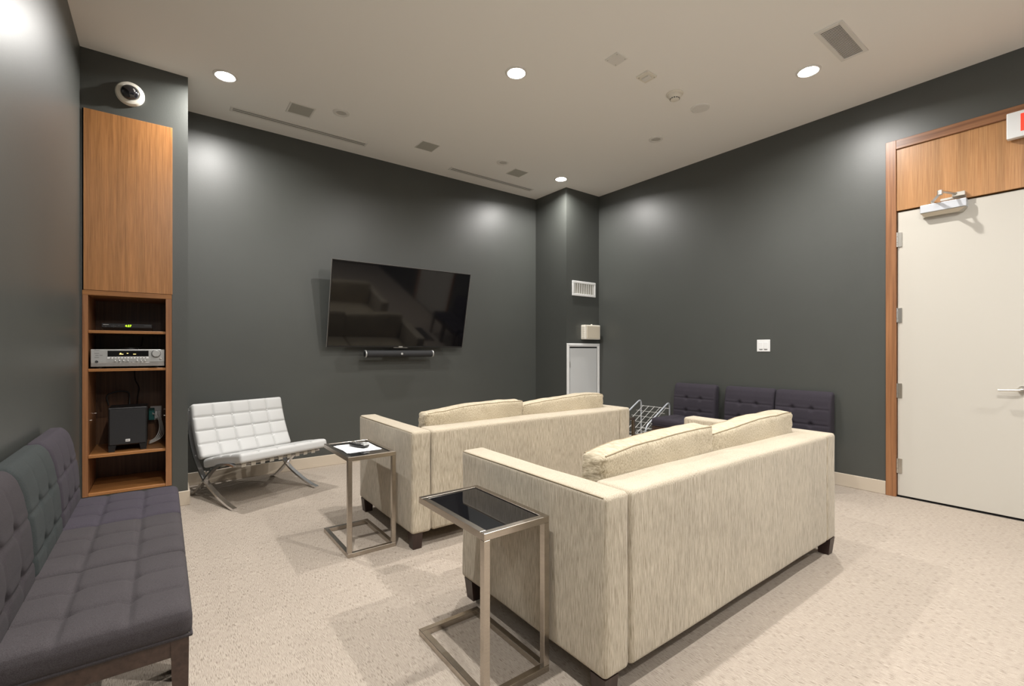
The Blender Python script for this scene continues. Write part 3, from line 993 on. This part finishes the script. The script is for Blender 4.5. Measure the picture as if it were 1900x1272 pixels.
# seat: rear (0.14, 0.295) to front (-0.465, 0.405), centre line of the cushion
sy0, sz0, sy1, sz1 = 0.145, 0.287, -0.462, 0.408
ang = math.atan2(sz1 - sz0, sy0 - sy1)
place = Matrix.Translation((0.015, (sy0 + sy1) / 2, (sz0 + sz1) / 2 + 0.010)) @ Matrix.Rotation(-ang, 4, 'X')
SLEN = math.hypot(sy0 - sy1, sz1 - sz0)
fs = tuft(5, 4, CW_, SLEN, 0.009, 0.0065, 0.007, 0.006)
sc_ = cush('seat_cushion', CW_, fs, SLEN, 0.072, place, lambda v_: 0.006 - 0.010 * (v_ / 0.3) ** 2)
# back: bottom (0.135, 0.335) to top (0.375, 0.785)
by0, bz0, by1, bz1 = 0.168, 0.330, 0.352, 0.770
BLEN = math.hypot(by1 - by0, bz1 - bz0)
ang = math.atan2(bz1 - bz0, by1 - by0)
place_b = Matrix.Translation((0.020, (by0 + by1) / 2, (bz0 + bz1) / 2)) @ Matrix.Rotation(ang, 4, 'X')
fb = tuft(5, 4, CB_, BLEN, 0.009, 0.0065, 0.007, 0.006)
bk = cush('back_cushion', CB_, fb, BLEN, 0.072, place_b, lambda v_: 0.022 * (v_ / 0.24) ** 2 - 0.012)


def buttons(parent, nx, ny, sx, sy, zf, place_):
    bm_ = B()
    for i in range(1, nx):
        for j in range(1, ny):
            u, v_ = -sx / 2 + sx * i / nx, -sy / 2 + sy * j / ny
            lathe(bm_, [(0.008, 0), (0.0065, 0.003), (0.0, 0.004)], 'z', (u, v_, zf(v_)), 10)
    o_ = obj('buttons', xf(bm_, place_), 'leather', parent, True)
    o_['kind'] = 'stuff'


buttons(bk, 5, 4, CB_, BLEN, lambda v_: 0.036 - 0.012 + 0.022 * (v_ / 0.24) ** 2 - 0.012, place_b)
buttons(sc_, 5, 4, CW_, SLEN, lambda v_: 0.036 - 0.012 + 0.006 - 0.010 * (v_ / 0.3) ** 2, place)


# ------------------------------------------------------------------ armless tufted chairs
# local frame: x across (width), y = 0 at the wall (back), -y towards the front
KW, KD = 0.526, 0.532


def armless():
    t = thing('armless_chair', '', 'chair', (0, 0, 0), 0)
    f = tuft(3, 3, KW, KD - 0.08, 0.007, 0.008, 0.013, 0.009)

    def d_seat(p, n):
        q = p.copy()
        if n.z > 0.5:
            v_ = p.y + 0.04
            e_ = min(1.0, (KW / 2 - abs(p.x)) / 0.03) * min(1.0, (KD / 2 - abs(p.y)) / 0.03)
            q.z += f(p.x, v_) * max(0.5, e_) + 0.004
        return q
    obj('seat', soft_box((KW, KD, 0.080), 0.026, (60, 60, 3), d_seat, (0, -KD / 2, 0.432)), 'fab_dark', t, True, angle=80)
    e_p = KW / 2 - 0.008
    obj('seat_piping', tube(B(), [(-e_p, -0.01, 0.397), (-e_p, -KD + 0.004, 0.397), (e_p, -KD + 0.004, 0.397), (e_p, -0.01, 0.397)], 0.006, 6), 'fab_dark', t, True)
    bh = 0.40
    ftab = tuft(3, 3, KW, bh, 0.005, 0.008, 0.018, 0.003, [-0.11, 0.035], 0.25)
    prof = [(0.0, 0.122), (0.36, 0.117), (0.61, 0.106), (0.78, 0.094), (0.90, 0.080), (1.0, 0.060)]

    def thick(w):
        for (a0, t0), (a1, t1) in zip(prof, prof[1:]):
            if w <= a1:
                return t0 + (t1 - t0) * (w - a0) / (a1 - a0)
        return prof[-1][1]

    def d_back(p, n):
        q = p.copy()
        w = max(0.0, min(1.0, (p.z + bh / 2) / bh))
        fr = (0.06 - p.y) / 0.12
        q.y = 0.06 - fr * thick(w)
        if n.y < -0.5:
            e_ = min(1.0, (KW / 2 - abs(p.x)) / 0.03) * min(1.0, (bh / 2 - abs(p.z)) / 0.03)
            q.y -= ftab(p.x, p.z) * max(0.3, e_)
        return q
    obj('backrest', soft_box((KW - 0.004, 0.12, bh), 0.030, (60, 5, 48), d_back, (0, -0.062, 0.655)), 'fab_dark', t, True, angle=80)
    bm_ = B()
    z0, z1 = 0.342, 0.393
    box(bm_, (-KW / 2 + 0.012, -KD + 0.012, z0), (KW / 2 - 0.012, -KD + 0.034, z1))
    box(bm_, (-KW / 2 + 0.012, -0.034, z0), (KW / 2 - 0.012, -0.012, z1))
    box(bm_, (-KW / 2 + 0.012, -KD + 0.034, z0), (-KW / 2 + 0.034, -0.034, z1))
    box(bm_, (KW / 2 - 0.034, -KD + 0.034, z0), (KW / 2 - 0.012, -0.034, z1))
    obj('apron', bm_, 'brownwood', t)
    for sx in (-1, 1):
        for yy in (-KD + 0.009, -0.053):
            x = sx * (KW / 2 - 0.009)
            top = [(x, yy, z1), (x - sx * 0.044, yy, z1), (x - sx * 0.044, yy + 0.044, z1), (x, yy + 0.044, z1)]
            bot = [(x, yy + 0.004, 0), (x - sx * 0.032, yy + 0.004, 0), (x - sx * 0.032, yy + 0.036, 0), (x, yy + 0.036, 0)]
            obj('leg', hexa(B(), bot, top), 'brownwood', t)
    return t


def dress(t, seat, back):
    for c in t.children:
        if c.name.startswith('seat'):
            set_mat(c, seat)
        if c.name.startswith('backrest'):
            set_mat(c, back)


proto = armless()
spots = [
    (XL + 0.018, 1.935, -1, 'fab_seat', 'fab_brown', 'mauve-brown armless tufted chair at the near end of the left row', 'armless chairs in a row along the left wall', 1),
    (XL + 0.018, 2.464, -1, 'fab_seat', 'fab_green', 'armless tufted chair with slate-grey back, in the middle of the left row', 'armless chairs in a row along the left wall', 1),
    (XL + 0.018, 2.993, -1, 'fab_seat_purple', 'fab_purple', 'purple-grey armless tufted chair next to the shelving cabinet', 'armless chairs in a row along the left wall', 1),
    (XR - 0.016, 3.010, 1, 'fab_dark', 'fab_dark', 'dark plum armless chair beside the wire rack at the right wall', 'armless chairs along the right wall', 1),
    (XR - 0.016, 2.390, 1, 'fab_dark', 'fab_dark', 'dark plum armless chair in the middle of the three at the right wall', 'armless chairs along the right wall', 0.975),
    (XR - 0.016, 1.879, 1, 'fab_dark', 'fab_dark', 'dark plum armless chair closest to the cream door', 'armless chairs along the right wall', 0.945),
]
for i, (x, y, side, ms, mb, lab, grp, wsc) in enumerate(spots):
    t = proto if i == 0 else copy_tree(proto)
    t.location = (x, y, 0)
    # back (+y local) points to the wall
    t.rotation_euler = (0, 0, PI / 2 if side < 0 else -PI / 2)
    t.scale = (wsc, 1, 1)
    tag(t, lab, 'chair', grp)
    dress(t, ms, mb)

# ------------------------------------------------------------------ wire shoe rack
rk = thing('wire_rack', 'silver tube rack with slanted wire shelves beside the dark chairs', 'rack', (4.93, 3.36, 0))
RW = 0.42


def roundpath(pts, r=0.05, n=5):
    out = [Vector(pts[0])]
    P = [Vector(p) for p in pts]
    for i in range(1, len(P) - 1):
        a = (P[i - 1] - P[i]).normalized()
        c = (P[i + 1] - P[i]).normalized()
        for k in range(n + 1):
            t_ = k / n
            p0, p1 = P[i] + a * r, P[i] + c * r
            out.append((1 - t_) ** 2 * p0 + 2 * t_ * (1 - t_) * P[i] + t_ ** 2 * p1)
    out.append(P[-1])
    return out


for y in (0, RW):
    obj('side_frame', tube(B(), roundpath([(0, y, 0.0), (0, y, 0.625), (-0.47, y, 0.355), (-0.47, y, 0.0)], 0.075), 0.0095, 10), 'tube', rk, True)


def shelf(name, x0, z0, x1, z1, nlong, ncross):
    p = obj(name, tube(B(), [(x0, 0, z0), (x0, RW, z0)], 0.0032, 6), 'wire', rk, True)
    for k in range(1, ncross):
        f_ = k / (ncross - 1)
        obj('wire', tube(B(), [(x0 + (x1 - x0) * f_, 0, z0 + (z1 - z0) * f_), (x0 + (x1 - x0) * f_, RW, z0 + (z1 - z0) * f_)], 0.0026, 6), 'wire', p, True)
    for k in range(nlong):
        y = RW * (k + 0.5) / nlong
        obj('wire', tube(B(), [(x0, y, z0 + 0.005), (x1, y, z1 + 0.005)], 0.0032, 6), 'wire', p, True)


shelf('upper_shelf', -0.01, 0.535, -0.46, 0.265, 5, 6)
shelf('lower_shelf', -0.01, 0.255, -0.46, 0.115, 5, 6)

# ------------------------------------------------------------------ ceiling fixtures
def downlight(x, y, label, watts):
    d = thing('downlight', label, 'ceiling light', (x, y, CE), 0, 'lit recessed downlights')
    obj('trim_ring', lathe(B(), [(0.066, 0.0), (0.066, 0.007), (0.072, 0.010), (0.086, 0.006), (0.088, 0.0)], 'z', (0, 0, 0), 40, -1), 'ceil_white', d, True)
    obj('lens', lathe(B(), [(0.065, 0.0), (0.065, 0.004), (0.045, 0.010), (0.0, 0.012)], 'z', (0, 0, 0), 32, -1), 'lens', d, True)
    ld = bpy.data.lights.new('downlight_lamp', 'AREA')
    ld.shape = 'DISK'
    ld.size = 0.055
    ld.spread = math.radians(162)
    ld.energy = watts
    ld.color = SPOT_COL
    lo = bpy.data.objects.new('downlight_lamp', ld)
    COL.objects.link(lo)
    lo.parent = d
    lo.location = (0, 0, -0.015)
    return d


downlight(0.401, 4.351, 'lit downlight over the white lounge chair by the shelving block', SPOT_W * 1.05)
downlight(2.237, 2.915, 'lit downlight in the middle of the ceiling', SPOT_W)
downlight(4.061, 1.516, 'lit downlight beside the large ceiling air grille', SPOT_W)
downlight(4.081, 4.376, 'lit downlight in the far corner over the column', SPOT_W)
downlight(0.401, 1.50, 'lit downlight above the camera near the left wall', SPOT_W * 1.5)
downlight(2.237, 0.10, 'lit downlight behind the camera in the middle', SPOT_W * 1.9)
downlight(0.401, -1.35, 'lit downlight at the back left', SPOT_W * 1.2)
downlight(4.061, -1.35, 'lit downlight at the back right', SPOT_W)

for x, y, lab in ((1.321, 4.384, 'unlit round recessed spot between two square grilles near the shelving'), (3.180, 4.402, 'unlit round recessed spot next to the farthest square grille'), (4.104, 2.961, 'unlit round recessed spot near the right wall')):
    d = thing('recessed_spot', lab, 'ceiling light', (x, y, CE), 0, 'unlit recessed spots')
    obj('trim_ring', lathe(B(), [(0.044, 0.0), (0.044, 0.004), (0.050, 0.010), (0.072, 0.006), (0.074, 0.0)], 'z', (0, 0, 0), 36, -1), 'ceil_white', d, True)
    obj('reflector', lathe(B(), [(0.043, 0.0), (0.043, 0.003), (0.0, 0.001)], 'z', (0, 0, 0), 28, -1), 'spot_inner', d, True)

sp = thing('ceiling_speaker', 'plain round white ceiling speaker past the smoke detector', 'speaker', (3.896, 2.338, CE))
obj('speaker_rim', lathe(B(), [(0.082, 0.0), (0.080, 0.008), (0.070, 0.012), (0.068, 0.009)], 'z', (0, 0, 0), 36, -1), 'ceil_white', sp, True)
obj('speaker_grille', lathe(B(), [(0.069, 0.0), (0.069, 0.010), (0.0, 0.012)], 'z', (0, 0, 0), 36, -1), 'ceil_white', sp, True)

sm = thing('smoke_detector', 'cream smoke detector hanging between speaker and strobe plate', 'smoke detector', (3.509, 2.341, CE))
obj('base', lathe(B(), [(0.070, 0.0), (0.070, 0.008), (0.062, 0.014), (0.0, 0.014)], 'z', (0, 0, 0), 36, -1), 'cream_light', sm, True)
obj('head', lathe(B(), [(0.056, 0.012), (0.054, 0.028), (0.040, 0.040), (0.036, 0.052), (0.024, 0.056), (0.0, 0.056)], 'z', (0, 0, 0), 36, -1), 'cream_light', sm, True)
for k in range(12):
    a = 2 * PI * k / 12
    s_ = bx((-0.006, -0.002, -0.003), (0.006, 0.002, 0.003))
    xf(s_, Matrix.Translation((0.0385 * math.cos(a), 0.0385 * math.sin(a), -0.046)) @ Matrix.Rotation(a + PI / 2, 4, 'Z'))
    obj('vent_slot', s_, 'dark', sm)

stp = thing('strobe_plate', 'small cream strobe plate on the ceiling beside the smoke detector', 'alarm plate', (3.10, 2.325, CE))
obj('plate', bx((-0.062, -0.058, -0.014), (0.062, 0.058, 0), 0.004), 'cream_light', stp)
obj('strobe_lens', bx((-0.022, -0.034, -0.026), (0.022, 0.034, -0.013), 0.004), 'ceil_white', stp)
for x, y in ((-0.045, 0.04), (0.045, -0.04)):
    obj('screw', lathe(B(), [(0.005, 0), (0.005, 0.002), (0, 0.002)], 'z', (x, y, -0.014), 10, -1), 'ceil_grey', stp)

bp_ = thing('blank_plate', 'blank square white cover plate on the ceiling', 'cover plate', (2.735, 2.325, CE))
obj('plate', bx((-0.062, -0.060, -0.008), (0.062, 0.060, 0), 0.002), 'ceil_white', bp_)
for x in (-0.045, 0.045):
    for y in (-0.045, 0.045):
        obj('screw', lathe(B(), [(0.004, 0), (0.004, 0.0015), (0, 0.0015)], 'z', (x, y, -0.008), 8, -1), 'ceil_grey', bp_)


def frame4(x0, y0, x1, y1, w, z0, z1, bev=0.002):
    bm_ = B()
    for a, b_ in (((x0, y0, z0), (x1, y0 + w, z1)), ((x0, y1 - w, z0), (x1, y1, z1)), ((x0, y0 + w, z0), (x0 + w, y1 - w, z1)), ((x1 - w, y0 + w, z0), (x1, y1 - w, z1))):
        box(bm_, a, b_, bev, 1)
    return bm_


for x, y, hs, w, lab in ((1.01, 4.555, 0.108, 0.016, 'square grey ceiling grille nearest the shelving block'), (2.28, 4.545, 0.103, 0.008, 'square grey ceiling grille in the middle over the television'), (3.51, 4.555, 0.103, 0.008, 'square grey ceiling grille nearest the corner column')):
    g = thing('ceiling_grille', lab, 'vent', (x, y, CE), 0, 'square ceiling grilles')
    obj('grille_frame', frame4(-hs, -hs, hs, hs, w, -0.006, 0), 'ceil_white', g)
    obj('grille_mesh', bx((-hs + w, -hs + w, -0.004), (hs - w, hs - w, 0)), 'ceil_grey', g)

for x0, x1, y, lab in ((0.49, 1.745, 4.905, 'long slot diffuser along the television wall at the left'), (2.77, 4.05, 4.925, 'long slot diffuser along the television wall at the right')):
    g = thing('slot_diffuser', lab, 'vent', (x0, y, CE), 0, 'long slot diffusers')
    obj('slot_frame', frame4(0, -0.050, x1 - x0, 0.050, 0.020, -0.007, 0), 'ceil_white', g)
    obj('slot_blade', bx((0.018, -0.003, -0.006), (x1 - x0 - 0.018, 0.003, 0)), 'ceil_white', g)
    obj('slot_gap', bx((0.018, -0.031, -0.0025), (x1 - x0 - 0.018, -0.003, 0)), 'slot_dark', g)
    obj('slot_gap', bx((0.018, 0.003, -0.0025), (x1 - x0 - 0.018, 0.031, 0)), 'slot_dark', g)

g = thing('return_grille', 'large slatted rectangular air grille in the ceiling near the door', 'vent', (3.61, 1.144, CE))
gw, gh = 0.515, 0.17
obj('grille_frame', frame4(0, 0, gw, gh, 0.026, -0.009, 0), 'ceil_white', g)
bm = bx((0.022, 0.022, -0.002), (gw - 0.06, gh - 0.022, 0))
obj('duct', bx((0.026, 0.026, -0.0025), (gw - 0.026, gh - 0.026, 0)), 'dark', g)
bm.free()
N = 26
for k in range(N):
    x = 0.03 + (gw - 0.06) * (k + 0.5) / N
    s_ = bx((-0.0040, 0.026, -0.0006), (0.0040, gh - 0.026, 0.0006))
    xf(s_, Matrix.Translation((x, 0, -0.0035)))
    obj('slat', s_, 'ceil_white', g)
